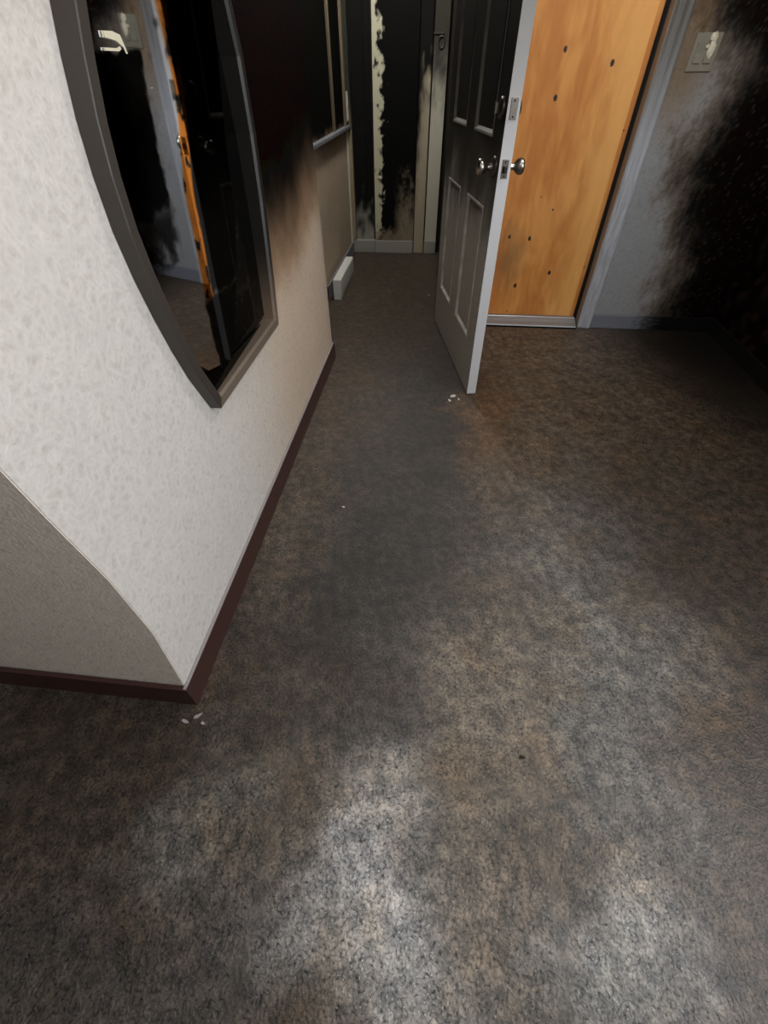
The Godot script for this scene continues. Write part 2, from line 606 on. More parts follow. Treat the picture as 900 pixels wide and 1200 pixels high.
	var sooty_door := func(u: float, v: float) -> Color:
		var x := u * 0.99
		var y := (1.0 - v) * 2.04
		var n: float = dn.get_noise_2d(x * 5.0, y * 3.0) * 0.14
		var s := ss(0.55, 1.22, y + n)
		var c := rgb(160, 159, 154).lerp(rgb(70, 68, 65), ss(0.0, 0.6, s)).lerp(rgb(17, 16, 15), ss(0.45, 1.0, s))
		return c * (1.0 + 0.12 * dn.get_noise_2d(x * 60.0, y * 30.0))
	M.door = paint("smoked_door_paint", Color.WHITE, 0.5)
	M.door.metallic_specular = 0.3
	M.door.albedo_texture = picture(160, 330, sooty_door)
	var door_mold := func(u: float, v: float) -> Color:
		var y := (1.0 - v) * 2.04
		var n: float = dn.get_noise_2d(u * 14.0, y * 9.0)
		return rgb(200, 199, 194).lerp(rgb(100, 98, 94), ss(0.6, 1.3, y)) * (1.0 + 0.25 * n)
	M.molding.albedo_color = Color.WHITE
	M.molding.albedo_texture = picture(120, 240, door_mold)
	var edge_soot := func(_u: float, v: float) -> Color:
		var y := (1.0 - v) * 2.04
		return rgb(202, 204, 208).lerp(rgb(150, 150, 150), ss(0.9, 1.25, y)).lerp(rgb(104, 103, 101), ss(1.15, 1.5, y))
	M.door_edge.albedo_color = Color.WHITE
	M.door_edge.albedo_texture = picture(4, 128, edge_soot)
	for m: StandardMaterial3D in [M.door, M.molding, M.door_edge]:
		m.uv1_scale = Vector3(1.0 / 0.99, -1.0 / 2.04, 1)
		m.uv1_offset = Vector3(0, 1, 0)
	# mirror glass: soot burnt onto the silvering, painted reflections too, in the mirror's own axes (0 .. 0.95 up)
	var mn := noise(45, 1.0, 4)
	var silver := func(u: float, v: float) -> Color:
		var x := u * 0.8 - 0.4
		var y := 1.0 - v
		var n: float = mn.get_noise_2d(x * 16.0, y * 16.0)
		var s := 0.0
		var col: float = ss(-0.158, -0.170, x + 0.010 * n + 0.15 * (0.65 - y)) * ss(0.405, 0.455, y + 0.03 * n) * ss(0.662, 0.655, y + 0.01 * n)  # dark column in place of an unidentified reflection, painted into the colour
		s = maxf(s, col)
		s = maxf(s, 0.75 * ss(-0.18, -0.21, x + 0.02 * n) * ss(0.35, 0.40, y + 0.05 * n) * ss(0.47, 0.42, y))
		s = maxf(s, ss(-0.02, 0.03, x + 0.07 * n) * ss(0.26, 0.62, y + 0.25 * n))
		s = maxf(s, ss(-0.10, 0.0, x + 0.10 * n) * ss(0.62, 0.72, y + 0.1 * n))
		# orange plywood reflection, painted into the silvering colour
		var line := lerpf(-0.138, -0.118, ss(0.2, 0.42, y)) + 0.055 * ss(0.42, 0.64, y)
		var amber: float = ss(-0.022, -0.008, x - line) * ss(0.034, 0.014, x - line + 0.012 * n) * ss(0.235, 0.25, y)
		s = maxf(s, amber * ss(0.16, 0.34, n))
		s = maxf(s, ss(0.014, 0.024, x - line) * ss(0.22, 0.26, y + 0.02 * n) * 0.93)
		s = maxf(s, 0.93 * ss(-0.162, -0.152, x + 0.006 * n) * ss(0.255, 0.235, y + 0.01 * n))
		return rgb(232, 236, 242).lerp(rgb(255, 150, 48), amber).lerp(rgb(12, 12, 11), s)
	M.mirror = paint("sooty_painted_silvering", Color.WHITE, 0.025, 1.0)
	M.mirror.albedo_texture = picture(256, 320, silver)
	M.mirror.uv1_scale = Vector3(1.0 / 0.8, -1.0, 1)
	M.mirror.uv1_offset = Vector3(0.5, 1, 0)
	var foul := func(u: float, v: float) -> Color:
		var x := u * 0.8 - 0.4
		var y := 1.0 - v
		var n: float = mn.get_noise_2d(x * 22.0 + 5.0, y * 22.0)
		var a := rgb(30, 29, 27).lerp(rgb(150, 146, 138), 0.8 * ss(0.30, 0.48, n) * ss(0.5, 0.3, y))
		return a
	M.foul_mirror = paint("burnt_silvering", Color.WHITE, 0.10, 1.0)
	M.foul_mirror.albedo_texture = picture(200, 256, foul)
	M.foul_mirror.uv1_scale = M.mirror.uv1_scale
	M.foul_mirror.uv1_offset = M.mirror.uv1_offset
	# the burnt panelling and trim at the end of the hall
	for k: String in ["panel", "strip", "trim"]:
		var m := paint("burnt_" + k, Color.WHITE, 0.6)
		m.vertex_color_use_as_albedo = true
		m.metallic_specular = 0.2
		M["burnt_" + k] = m

const FLOOR_GAIN := 1.34

# ---------------------------------------------------------------- the room
func wall_corner(y: float) -> float:             # the plaster corner is not quite plumb
	var ys := [0.0, 0.09, 0.33, 0.54, 0.72, 0.84, 2.4]
	var zs := [-0.412, -0.416, -0.436, -0.431, -0.414, -0.405, -0.400]
	for i in 6:
		if y <= ys[i + 1]:
			return lerpf(zs[i], zs[i + 1], (y - ys[i]) / (ys[i + 1] - ys[i]))
	return -0.40

func room() -> void:
	floor_stains()
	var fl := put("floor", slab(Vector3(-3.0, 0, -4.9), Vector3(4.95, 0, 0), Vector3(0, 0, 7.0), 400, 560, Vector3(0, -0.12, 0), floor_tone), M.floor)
	tag(fl, "worn grey brown floor blotched with soot, pale scuffs and a painted highlight", "floor", "", "structure")
	tag(put("ceiling", box(Vector3(-3.0, CEIL, -4.9), Vector3(1.95, CEIL + 0.1, 2.1)), M.ceiling), "flat ceiling over the smoke-damaged entry", "ceiling", "", "structure")
	# the wall with the mirror; its near edge follows the uneven corner
	var z1 := -2.46
	var bend := func(p: Vector3) -> Vector3:
		var t := (p.z - z1) / (-0.40 - z1)
		return Vector3(p.x, p.y, lerpf(z1, wall_corner(p.y), t))
	tag(put("wall_left", slab(Vector3(WALL_X, 0, -0.40), Vector3(0, 0, z1 + 0.40), Vector3(0, CEIL, 0), 150, 160, Vector3(-0.10, 0, -0.08), left_wall_tone, bend), M.wall),
		"white textured wall behind the black-framed mirror, sooty toward the hall", "wall", "", "structure")
	var bend2 := func(p: Vector3) -> Vector3:
		return Vector3(p.x, p.y, wall_corner(p.y) + 0.002)
	tag(put("wall_left_return", slab(Vector3(-3.0, 0, -0.40), Vector3(WALL_X - 0.002 + 3.0, 0, 0), Vector3(0, CEIL, 0), 120, 160, Vector3(0, 0, -0.10), return_tone, bend2), M.wall),
		"beige grey side of the textured wall corner, lower left", "wall", "", "structure")
	tag(put("wall_hall_end", slab(Vector3(HALL_X - 0.1, 0, z1), Vector3(WALL_X - 0.1 - HALL_X + 0.1, 0, 0), Vector3(0, CEIL, 0), 10, 60, Vector3(0, 0, 0.10), scorched_tone), M.sooty),
		"narrow scorched return where the mirror wall meets the hallway", "wall", "", "structure")
	tag(put("wall_hall_left", slab(Vector3(HALL_X, 0, z1), Vector3(0, 0, BACK_Z - z1), Vector3(0, CEIL, 0), 150, 150, Vector3(-0.10, 0, 0), hall_tone), M.wall),
		"hallway wall, beige below the ledge and black with soot above it", "wall", "", "structure")
	tag(put("wall_back", slab(Vector3(HALL_X - 0.1, 0, BACK_Z), Vector3(1.05, 0, 0), Vector3(0, CEIL, 0), 20, 40, Vector3(0, 0, -0.12), scorched_tone), M.sooty),
		"blackened wall behind the burnt panels at the hallway end", "wall", "", "structure")
	tag(put("wall_hall_right", slab(Vector3(0.012, 0, BACK_Z), Vector3(0, 0, ENTRY_Z - 0.14 - BACK_Z), Vector3(0, CEIL, 0), 20, 40, Vector3(0.12, 0, 0), scorched_tone), M.sooty),
		"scorched hallway wall hidden behind the open door", "wall", "", "structure")
	tag(put("wall_entry", slab(Vector3(0.965, 0, ENTRY_Z), Vector3(0.985, 0, 0), Vector3(0, CEIL, 0), 110, 240, Vector3(0, 0, -0.14), entry_tone), M.sooty),
		"grey wall with the melted switch, blackened by soot on its far side", "wall", "", "structure")
	tag(put("wall_entry_header", slab(Vector3(0.012, 2.06, ENTRY_Z), Vector3(0.953, 0, 0), Vector3(0, CEIL - 2.06, 0), 30, 12, Vector3(0, 0, -0.14), scorched_tone), M.sooty),
		"scorched strip of wall over the boarded doorway", "wall", "", "structure")
	# the wall with the window that lights the entry, out of the picture
	var st := st_new()
	var wz0 := -0.75
	var wz1 := 0.75
	for r in [[0.0, 0.95, ENTRY_Z, 2.0], [2.15, CEIL, ENTRY_Z, 2.0], [0.95, 2.15, wz1, 2.0]]:
		bx(st, Vector3(1.80, r[0], r[2]), Vector3(1.94, r[1], r[3]))
	var rw := put("wall_right", slab(Vector3(1.80, 0, ENTRY_Z), Vector3(0, 0, wz0 - ENTRY_Z), Vector3(0, CEIL, 0), 100, 110, Vector3(0.14, 0, 0), right_wall_tone), M.sooty)
	tag(rw, "blackened wall beyond the dark corner", "wall", "", "structure")
	st = st_new()
	for r in [[0.0, 0.95, wz0, 2.0], [2.15, CEIL, wz0, 2.0], [0.95, 2.15, wz1, 2.0]]:
		bx(st, Vector3(1.80, r[0], r[2]), Vector3(1.94, r[1], r[3]))
	tag(put("wall_window", done(st), M.ceiling), "painted wall around the window, outside the picture", "wall", "", "structure")
	tag(put("wall_rear", box(Vector3(-3.0, 0, 2.0), Vector3(1.94, CEIL, 2.1)), M.ceiling), "painted wall behind the viewer", "wall", "", "structure")
	tag(put("wall_far_left", box(Vector3(-3.1, 0, -0.5), Vector3(-3.0, CEIL, 2.1)), M.ceiling), "painted wall at the far side of the room, out of view", "wall", "", "structure")
	var win := base("window_1", Vector3(1.87, 0.95, (wz0 + wz1) * 0.5))
	tag(win, "white framed window lighting the entry, outside the picture", "window", "", "structure")
	var hw := (wz1 - wz0) * 0.5
	st = st_new()
	bx(st, Vector3(-0.04, 0, -hw), Vector3(0.04, 0.05, hw), 0.004)
	bx(st, Vector3(-0.04, 1.15, -hw), Vector3(0.04, 1.2, hw), 0.004)
	bx(st, Vector3(-0.04, 0.05, -hw), Vector3(0.04, 1.15, -hw + 0.05), 0.004)
	bx(st, Vector3(-0.04, 0.05, hw - 0.05), Vector3(0.04, 1.15, hw), 0.004)
	bx(st, Vector3(-0.03, 0.05, -0.02), Vector3(0.03, 1.15, 0.02), 0.004)
	put("window_frame", done(st), M.white_trim, win)
	put("pane", box(Vector3(-0.003, 0.05, -hw + 0.05), Vector3(0.003, 1.15, -0.02)), M.glass, win)
	put("pane", box(Vector3(-0.003, 0.05, 0.02), Vector3(0.003, 1.15, hw - 0.05)), M.glass, win)

func skirtings() -> void:
	var h := 0.094
	var st := st_new()
	# profile swept along the two sides, mitred at the corner
	var cz := -0.412
	prism(st, Vector3(WALL_X, 0, 0), Vector3(1, 0, 0), Vector3(0, 0, -1), Vector3(0, h, 0), PackedVector2Array([Vector2(0, -cz), Vector2(0.012, -cz - 0.012), Vector2(0.012, 2.47), Vector2(0, 2.47)]))
	tag(put("baseboard_left", done(st), M.maroon), "dark maroon baseboard under the mirror wall", "baseboard", "", "structure")
	st = st_new()
	bx(st, Vector3(WALL_X + 0.001, h, -2.46), Vector3(WALL_X + 0.010, h + 0.0015, cz))
	bx(st, Vector3(WALL_X + 0.001, h, cz), Vector3(WALL_X + 0.009, h + 0.0015, cz + 0.009))
	put("ash_layer", done(st), M.dust, get_node("baseboard_left"))
	tag(put("baseboard_return", prism_mesh(Vector3(0, 0, cz), Vector3(1, 0, 0), Vector3(0, 0, 1), Vector3(0, h, 0), PackedVector2Array([Vector2(-3.0, 0), Vector2(WALL_X, 0), Vector2(WALL_X + 0.012, 0.012), Vector2(-3.0, 0.012)])), M.maroon),
		"dark maroon baseboard on the beige side of the wall corner", "baseboard", "", "structure")
	tag(put("baseboard_hall", box(Vector3(HALL_X, 0, -3.40), Vector3(HALL_X + 0.014, 0.092, -2.47), 0.002), M.maroon), "brown piece of hallway baseboard before the white block", "baseboard", "", "structure")
	tag(put("baseboard_hall_far", box(Vector3(HALL_X, 0, BACK_Z + 0.02), Vector3(HALL_X + 0.014, 0.092, -3.402), 0.002), M.grey_trim), "grey hallway baseboard behind the white block", "baseboard", "", "structure")
	st = st_new()
	bx(st, Vector3(1.045, 0, ENTRY_Z), Vector3(1.80, 0.085, ENTRY_Z + 0.014), 0.003)
	var bb := put("baseboard_entry", done(st), M.entry_base)
	tag(bb, "blue grey baseboard right of the doorway, blackened toward the corner", "baseboard", "", "structure")
	tag(put("baseboard_right", box(Vector3(1.786, 0, ENTRY_Z + 0.016), Vector3(1.80, 0.085, -0.2), 0.003), M.dark_trim), "blackened baseboard along the dark wall past the corner", "baseboard", "", "structure")

# ---------------------------------------------------------------- front doorway
func casing_profile() -> PackedVector2Array:
	return PackedVector2Array([Vector2(0, 0), Vector2(0, 0.011), Vector2(0.006, 0.014), Vector2(0.012, 0.011), Vector2(0.020, 0.012), Vector2(0.036, 0.018), Vector2(0.042, 0.015), Vector2(0.050, 0.021), Vector2(0.066, 0.023), Vector2(0.074, 0.020), Vector2(0.078, 0.014), Vector2(0.078, 0)])

func doorway() -> void:
	var x0 := 0.058
	var x1 := 0.962
	var d := base("door_2", Vector3(0, 0, ENTRY_Z))
	tag(d, "fluted grey casing and jamb of the boarded doorway", "door frame", "", "structure")
	put("casing", prism_mesh(Vector3(x1 + 0.004, 0.0, 0), Vector3(1, 0, 0), Vector3(0, 0, 1), Vector3(0, 2.14, 0), casing_profile()), M.casing, d)
	put("head_casing", box(Vector3(0.02, 2.07, 0), Vector3(x1, 2.14, 0.02), 0.003), M.dark_trim, d)
	put("jamb", box(Vector3(x1, 0, -0.14), Vector3(x1 + 0.016, 2.06, 0.004), 0.002), M.jamb, d)
	put("jamb", box(Vector3(0.03, 0, -0.14), Vector3(x0, 2.06, 0.0), 0.002), M.jamb, d)
	put("door_stop", box(Vector3(x1 - 0.010, 0.03, -0.138), Vector3(x1 - 0.0005, 2.05, -0.062), 0.002), M.black, d)
	var t := base("door_threshold", Vector3(0, 0, ENTRY_Z))
	tag(t, "silver metal sill along the foot of the plywood", "threshold", "", "structure")
	put("sill_plate", prism_mesh(Vector3(x0, 0, 0), Vector3(0, 0, 1), Vector3(0, 1, 0), Vector3(x1 - x0 - 0.011, 0, 0),
		PackedVector2Array([Vector2(0.030, 0), Vector2(0.024, 0.010), Vector2(-0.01, 0.020), Vector2(-0.03, 0.030), Vector2(-0.064, 0.034), Vector2(-0.064, 0)])), M.alu, t)
	put("sill_edge", box(Vector3(x0 + 0.001, 0.0, 0.031), Vector3(x1 - 0.012, 0.006, 0.045), 0.002), M.dark_trim, t)
	put("sill_lip", box(Vector3(x0 + 0.001, 0.033, -0.064), Vector3(x1 - 0.012, 0.038, -0.052), 0.001), M.bright_alu, t)
	var p := base("plywood_sheet", Vector3(0.0, 0.036, ENTRY_Z - 0.082))
	tag(p, "tan plywood sheet with dark knots boarding up the doorway", "plywood")
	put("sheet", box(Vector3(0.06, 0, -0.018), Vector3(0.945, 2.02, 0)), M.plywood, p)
	for s in [[0.925, 0.30], [0.925, 0.95], [0.925, 1.55], [0.5, 0.02]]:
		var st := st_new()
		lathe(st, Vector3(s[0], s[1], -0.001), Vector3(0, 0, 1), [[0.0, 0.0045], [0.0015, 0.004], [0.002, 0.0]], 10)
		put("screw", done(st), M.screw, p)

# ---------------------------------------------------------------- open six-panel door
func six_panel_door() -> void:
	var d := base("door_1", Vector3(0.0124, 0.008, -3.0651), -1.3713)
	tag(d, "open white six-panel door, black with soot on its upper half", "door", "", "structure")
	var L := 0.985
	var H := 2.03
	var panels := [[0.115, 0.405, 0.245, 0.805], [0.555, 0.850, 0.245, 0.805], [0.115, 0.405, 1.025, 1.60], [0.555, 0.850, 1.025, 1.60], [0.115, 0.405, 1.72, 1.92], [0.555, 0.850, 1.72, 1.92]]
	# stiles and rails on both faces around a core
	var st := st_new()
	bx(st, Vector3(0, 0, -0.034), Vector3(L - 0.002, H, -0.012))
	var xs := [0.0, 0.115, 0.405, 0.555, 0.850, L - 0.002]
	for face in [[-0.012, 0.0], [-0.046, -0.034]]:
		for k in [0, 2, 4]:
			bx(st, Vector3(xs[k], 0, face[0]), Vector3(xs[k + 1], H, face[1]))
		for c in [[0.115, 0.405], [0.555, 0.850]]:
			for r in [[0.0, 0.245], [0.805, 1.025], [1.60, 1.72], [1.92, H]]:
				bx(st, Vector3(c[0], r[0], face[0]), Vector3(c[1], r[1], face[1]))
	put("door_slab", done(st), M.door, d)
	put("door_edge", box(Vector3(L - 0.002, 0, -0.046), Vector3(L + 0.0005, H, 0.0), 0.0008), M.door_edge, d)
	for q: Array in panels:
		for side in [1.0, -1.0]:
			var zf := 0.0 if side > 0 else -0.046
			var steps := [[0.0, 0.0], [0.004, 0.0025], [0.010, 0.001], [0.020, -0.0095], [0.024, -0.0098], [0.040, -0.0035]]
			var sm := st_new()
			for k in 3:
				ring(sm, q, steps[k], steps[k + 1], zf, side)
			put("panel_molding", done(sm), M.molding, d)
			var sp := st_new()
			for k in [3, 4]:
				ring(sp, q, steps[k], steps[k + 1], zf, side)
			var e := 0.040
			quad(sp, Vector3(q[0] + e, q[2] + e, zf - 0.0035 * side), Vector3(q[1] - e, q[2] + e, zf - 0.0035 * side), Vector3(q[1] - e, q[3] - e, zf - 0.0035 * side), Vector3(q[0] + e, q[3] - e, zf - 0.0035 * side), Vector3((q[0] + q[1]) * 0.5, (q[2] + q[3]) * 0.5, -0.023))
			put("panel", done(sp), M.door, d)
	# knobs on both faces, latch, deadbolt
	for side in [1.0, -1.0]:
		var zf := 0.0 if side > 0 else -0.046
		var at := Vector3(0.925, 0.945, zf)
		var dir := Vector3(0, 0, side)
		st = st_new()
		lathe(st, at, dir, [[0.0, 0.033], [0.004, 0.033], [0.008, 0.029], [0.011, 0.018], [0.012, 0.0]])
		var rose := put("knob_rose", done(st), M.dull_steel if side > 0 else M.steel, d)
		st = st_new()
		lathe(st, at, dir, [[0.010, 0.013], [0.026, 0.0105], [0.032, 0.012], [0.040, 0.021], [0.050, 0.0265], [0.060, 0.0275], [0.066, 0.024], [0.069, 0.016], [0.070, 0.0]])
		put("door_knob", done(st), M.steel, rose)
		at.y = 1.112
		st = st_new()
		lathe(st, at, dir, [[0.0, 0.031], [0.005, 0.031], [0.010, 0.027], [0.018, 0.022] if side < 0 else [0.011, 0.02], [0.019, 0.0] if side < 0 else [0.012, 0.0]])
		var rose2 := put("deadbolt_rose", done(st), M.dull_steel if side > 0 else M.steel, d)
		if side > 0:
			st = st_new()
			bx(st, at + Vector3(-0.004, -0.018, 0.010), at + Vector3(0.004, 0.018, 0.030), 0.003)
			put("thumb_turn", done(st), M.dull_steel, rose2)
	for e in [[0.945, 0.029, 0.0125], [1.112, 0.029, 0.0125]]:
		var pl := put("latch_plate" if e[0] < 1.0 else "deadbolt_plate", box(Vector3(L + 0.0003, e[0] - e[1], -0.023 - e[2]), Vector3(L + 0.0025, e[0] + e[1], -0.023 + e[2]), 0.001), M.dull_steel, d)
		st = st_new()
		if e[0] < 1.0:
			bx(st, Vector3(L + 0.001, e[0] - 0.012, -0.030), Vector3(L + 0.011, e[0] + 0.010, -0.016), 0.003)
			put("latch_bolt", done(st), M.screw, pl)
		for s in [-1.0, 1.0]:
			st = st_new()
			lathe(st, Vector3(L + 0.0020, e[0] + s * 0.021, -0.023), Vector3(1, 0, 0), [[0.0, 0.0035], [0.001, 0.003], [0.0012, 0.0]], 10)
			put("screw", done(st), M.screw, pl)
	for y in [0.22, 1.02, 1.80]:
		st = st_new()
		lathe(st, Vector3(-0.006, y - 0.045, -0.006), Vector3.UP, [[0.0, 0.0], [0.0, 0.006], [0.09, 0.006], [0.09, 0.0]], 12)
		bx(st, Vector3(-0.0015, y - 0.045, -0.040), Vector3(0.0, y + 0.045, -0.006))
		put("hinge", done(st), M.dull_steel, d)

func ring(st: SurfaceTool, q: Array, a: Array, b: Array, zf: float, side: float) -> void:
	var lo := [Vector3(q[0] + a[0], q[2] + a[0], zf + a[1] * side), Vector3(q[1] - a[0], q[2] + a[0], zf + a[1] * side), Vector3(q[1] - a[0], q[3] - a[0], zf + a[1] * side), Vector3(q[0] + a[0], q[3] - a[0], zf + a[1] * side)]
	var hi := [Vector3(q[0] + b[0], q[2] + b[0], zf + b[1] * side), Vector3(q[1] - b[0], q[2] + b[0], zf + b[1] * side), Vector3(q[1] - b[0], q[3] - b[0], zf + b[1] * side), Vector3(q[0] + b[0], q[3] - b[0], zf + b[1] * side)]
	for k in 4:
		var m := (k + 1) % 4
		var mid: Vector3 = (lo[k] + lo[m] + hi[k] + hi[m]) * 0.25
		quad(st, lo[k], lo[m], hi[m], hi[k], mid - Vector3(0, 0, side * 0.05))

# ---------------------------------------------------------------- mirror
func mirror() -> void:
	var root := base("wall_mirror", Vector3(WALL_X, 0.585, -1.20), PI / 2)
	tag(root, "tall black-framed wall mirror, cracked and burnt black along one side", "mirror")
	# outline in the mirror's own axes: across the wall (away from the viewer +), up
	var side_a: Array[Vector2] = []
	for q in [[0.585, -0.965], [0.70, -0.912], [0.78, -0.886], [0.86, -0.866], [0.94, -0.851], [1.02, -0.844], [1.10, -0.849], [1.17, -0.862], [1.24, -0.884], [1.30, -0.908], [1.42, -0.962], [1.52, -1.02]]:
		side_a.append(Vector2(-q[1] - 1.2, q[0] - 0.585))
	var side_b: Array[Vector2] = []
	for q in [[1.52, -1.44], [1.40, -1.49], [1.25, -1.525], [1.10, -1.53], [0.95, -1.52], [0.76, -1.494], [0.605, -1.468]]:
		side_b.append(Vector2(-q[1] - 1.2, q[0] - 0.585))
	var outer: Array[Vector2] = []
	outer.append_array(side_a)
	outer.append_array(side_b)
	var n := outer.size()
	var inner: Array[Vector2] = []
	for i in n:
		var e0 := (outer[i] - outer[(i + n - 1) % n]).normalized()
		var e1 := (outer[(i + 1) % n] - outer[i]).normalized()
		var n0 := Vector2(e0.y, -e0.x)
		var n1 := Vector2(e1.y, -e1.x)
		var b := (n0 + n1).normalized()
		inner.append(outer[i] + b * 0.030 / maxf(b.dot(n0), 0.4))
	var na := side_a.size()
	var nb := side_b.size()
	var members := [range(0, na), [na - 1, na], range(na, na + nb), [na + nb - 1, 0]]
	for run: Array in members:
		var st := st_new()
		for k in run.size() - 1:
			var i: int = run[k]
			var j: int = run[k + 1]
			var pts := []
			for m: int in [i, j]:
				var o := outer[m]
				var q := inner[m]
				var zf := 0.033 + 0.04 * (o.x + 0.23) + 0.014 * o.y
				var ch := (q - o) * 0.06
				pts.append([Vector3(o.x, o.y, 0.001), Vector3(o.x, o.y, zf - 0.002), Vector3(o.x + ch.x, o.y + ch.y, zf), Vector3(q.x - ch.x * 3.0, q.y - ch.y * 3.0, zf), Vector3(q.x, q.y, zf - 0.007), Vector3(q.x, q.y, 0.001)])
			var a: Array = pts[0]
			var c: Array = pts[1]
			var mid := Vector3.ZERO
			for v: Vector3 in a + c:
				mid += v / 12.0
			for f in 6:
				quad(st, a[f], c[f], c[(f + 1) % 6], a[(f + 1) % 6], mid)
		put("frame_member", done(st), M.burnt_frame if run[0] == na else (M.brown_frame if run[0] == na + nb - 1 else M.frame), root)
	var back := PackedVector2Array()
	for q in inner:
		back.append(q * 0.995)
	put("backing_board", prism_mesh(Vector3(0, 0, 0.002), Vector3.RIGHT, Vector3.UP, Vector3(0, 0, 0.006), back), M.backing, root)
	# the big clean shard, tipped out of the frame a little
	var tip := func(p: Vector2) -> float:
		return 0.040 + 0.108 * (p.x + 0.10) + 0.040 * (p.y - 0.315)
	var clean := [[0.720, -0.945], [0.86, -0.900], [0.94, -0.882], [1.02, -0.876], [1.10, -0.882], [1.17, -0.894], [1.30, -0.938], [1.46, -1.02], [1.46, -1.34], [1.27, -1.325], [1.099, -1.285], [0.967, -1.272], [0.825, -1.210], [0.656, -1.110], [0.683, -0.985]]
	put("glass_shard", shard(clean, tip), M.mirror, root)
	var flat := func(_p: Vector2) -> float:
		return 0.016
	var burnt := [[0.662, -1.115], [0.828, -1.214], [0.967, -1.277], [1.099, -1.290], [1.27, -1.330], [1.46, -1.345], [1.46, -1.43], [1.25, -1.50], [1.10, -1.505], [0.95, -1.496], [0.76, -1.470], [0.645, -1.452]]
	put("glass_shard", shard(burnt, flat), M.foul_mirror, root)
	var low := [[0.650, -1.104], [0.677, -0.985], [0.712, -0.945], [0.61, -0.985], [0.63, -1.44]]
	put("glass_shard", shard(low, flat), M.foul_mirror, root)
	# pale strip added in place of an unidentified reflection near the top
	var st2 := st_new()
	for out: Array in [REFLECTION_TOP, REFLECTION_RIM]:
		var flat2 := PackedVector2Array(out)
		prism(st2, Vector3(0, 0, tip.call(flat2[0]) + 0.001), Vector3.RIGHT, Vector3.UP, Vector3(0.001, 0, 0.004), flat2)
	put("pale_reflection", done(st2), M.melted, root)

const REFLECTION_TOP := [Vector2(-0.252, 0.681), Vector2(-0.227, 0.6815), Vector2(-0.198, 0.677), Vector2(-0.163, 0.670), Vector2(-0.149, 0.662), Vector2(-0.171, 0.658), Vector2(-0.203, 0.657), Vector2(-0.206, 0.664), Vector2(-0.222, 0.671), Vector2(-0.252, 0.674)]
const REFLECTION_RIM := [Vector2(-0.258, 0.663), Vector2(-0.223, 0.663), Vector2(-0.208, 0.667), Vector2(-0.2045, 0.665), Vector2(-0.220, 0.6595), Vector2(-0.258, 0.6595)]

func shard(pts: Array, depth: Callable) -> ArrayMesh:
	var st := st_new()
	var flat := PackedVector2Array()
	for q: Array in pts:
		flat.append(Vector2(-q[1] - 1.2, q[0] - 0.585))
	var idx := Geometry2D.triangulate_polygon(flat)
	for s in [0.0, -0.004]:
		for i in range(0, idx.size(), 3):
			var v: Array[Vector3] = []
			for k in 3:
				var p := flat[idx[i + k]]
				v.append(Vector3(p.x, p.y, depth.call(p) + s))
			tri(st, v[0], v[1], v[2], (v[0] + v[1] + v[2]) / 3.0 - Vector3(0, 0, 0.05 if s == 0.0 else -0.05))
	var mid := Vector2.ZERO
	for p in flat:
		mid += p / flat.size()
	for i in flat.size():
		var p := flat[i]
		var q := flat[(i + 1) % flat.size()]
		var a := Vector3(p.x, p.y, depth.call(p))
		var b := Vector3(q.x, q.y, depth.call(q))
		quad(st, a, b, b - Vector3(0, 0, 0.004), a - Vector3(0, 0, 0.004), Vector3(mid.x, mid.y, a.z))
	return done(st)

# ---------------------------------------------------------------- melted switch
func light_switch() -> void:
	var s := base("light_switch", Vector3(1.155, 1.262, ENTRY_Z))
	tag(s, "smoke-stained double light switch with melted rockers right of the doorway", "switch")
	put("cover_plate", box(Vector3(-0.058, -0.063, 0), Vector3(0.058, 0.063, 0.006), 0.003), M.plastic, s)
	for x in [-0.023, 0.023]:
		put("rocker", prism_mesh(Vector3(x - 0.016, 0, 0.005), Vector3(0, 0, 1), Vector3(0, 1, 0), Vector3(0.032, 0, 0), PackedVector2Array([Vector2(0, -0.034), Vector2(0.007, -0.034), Vector2(0.003, 0.0), Vector2(0.005, 0.033), Vector2(0, 0.033)])), M.plastic, s)
	var st := st_new()
	blob(st, Vector3(0.020, 0.046, 0.006), Vector3(0.017, 0.018, 0.007), 51)
	blob(st, Vector3(0.026, 0.010, 0.008), Vector3(0.017, 0.030, 0.006), 52)
	blob(st, Vector3(0.006, 0.018, 0.008), Vector3(0.010, 0.008, 0.006), 53)
	put("melted_plastic", done(st), M.melted, s)

func blob(st: SurfaceTool, at: Vector3, r: Vector3, key: int) -> void:
	st.set_smooth_group(0)
	var f := noise(key, 1.0, 2)
	var nu := 14
	var nv := 8
	var pts := []
	for j in nv + 1:
		var row := []
		for i in nu:
			var th := TAU * i / nu
			var ph := PI * j / nv
			var d := Vector3(sin(ph) * cos(th), sin(ph) * sin(th), cos(ph))
			var k: float = 1.0 + 0.45 * f.get_noise_3d(d.x * 1.3 + key, d.y * 1.3, d.z * 1.3)
			row.append(at + Vector3(d.x * r.x, d.y * r.y, d.z * r.z) * k)
		pts.append(row)
	for j in nv:
		for i in nu:
			var m := (i + 1) % nu
			if j > 0:
				tri(st, pts[j][i], pts[j][m], pts[j + 1][i], at)
			if j < nv - 1:
				tri(st, pts[j][m], pts[j + 1][m], pts[j + 1][i], at)
	st.set_smooth_group(-1)

# ---------------------------------------------------------------- the hallway end
func tinted(lo: Vector3, hi: Vector3, f: Callable, nx: int, ny: int) -> ArrayMesh:
	return slab(Vector3(lo.x, lo.y, hi.z), Vector3(hi.x - lo.x, 0, 0), Vector3(0, hi.y - lo.y, 0), nx, ny, Vector3(0, 0, lo.z - hi.z), f)

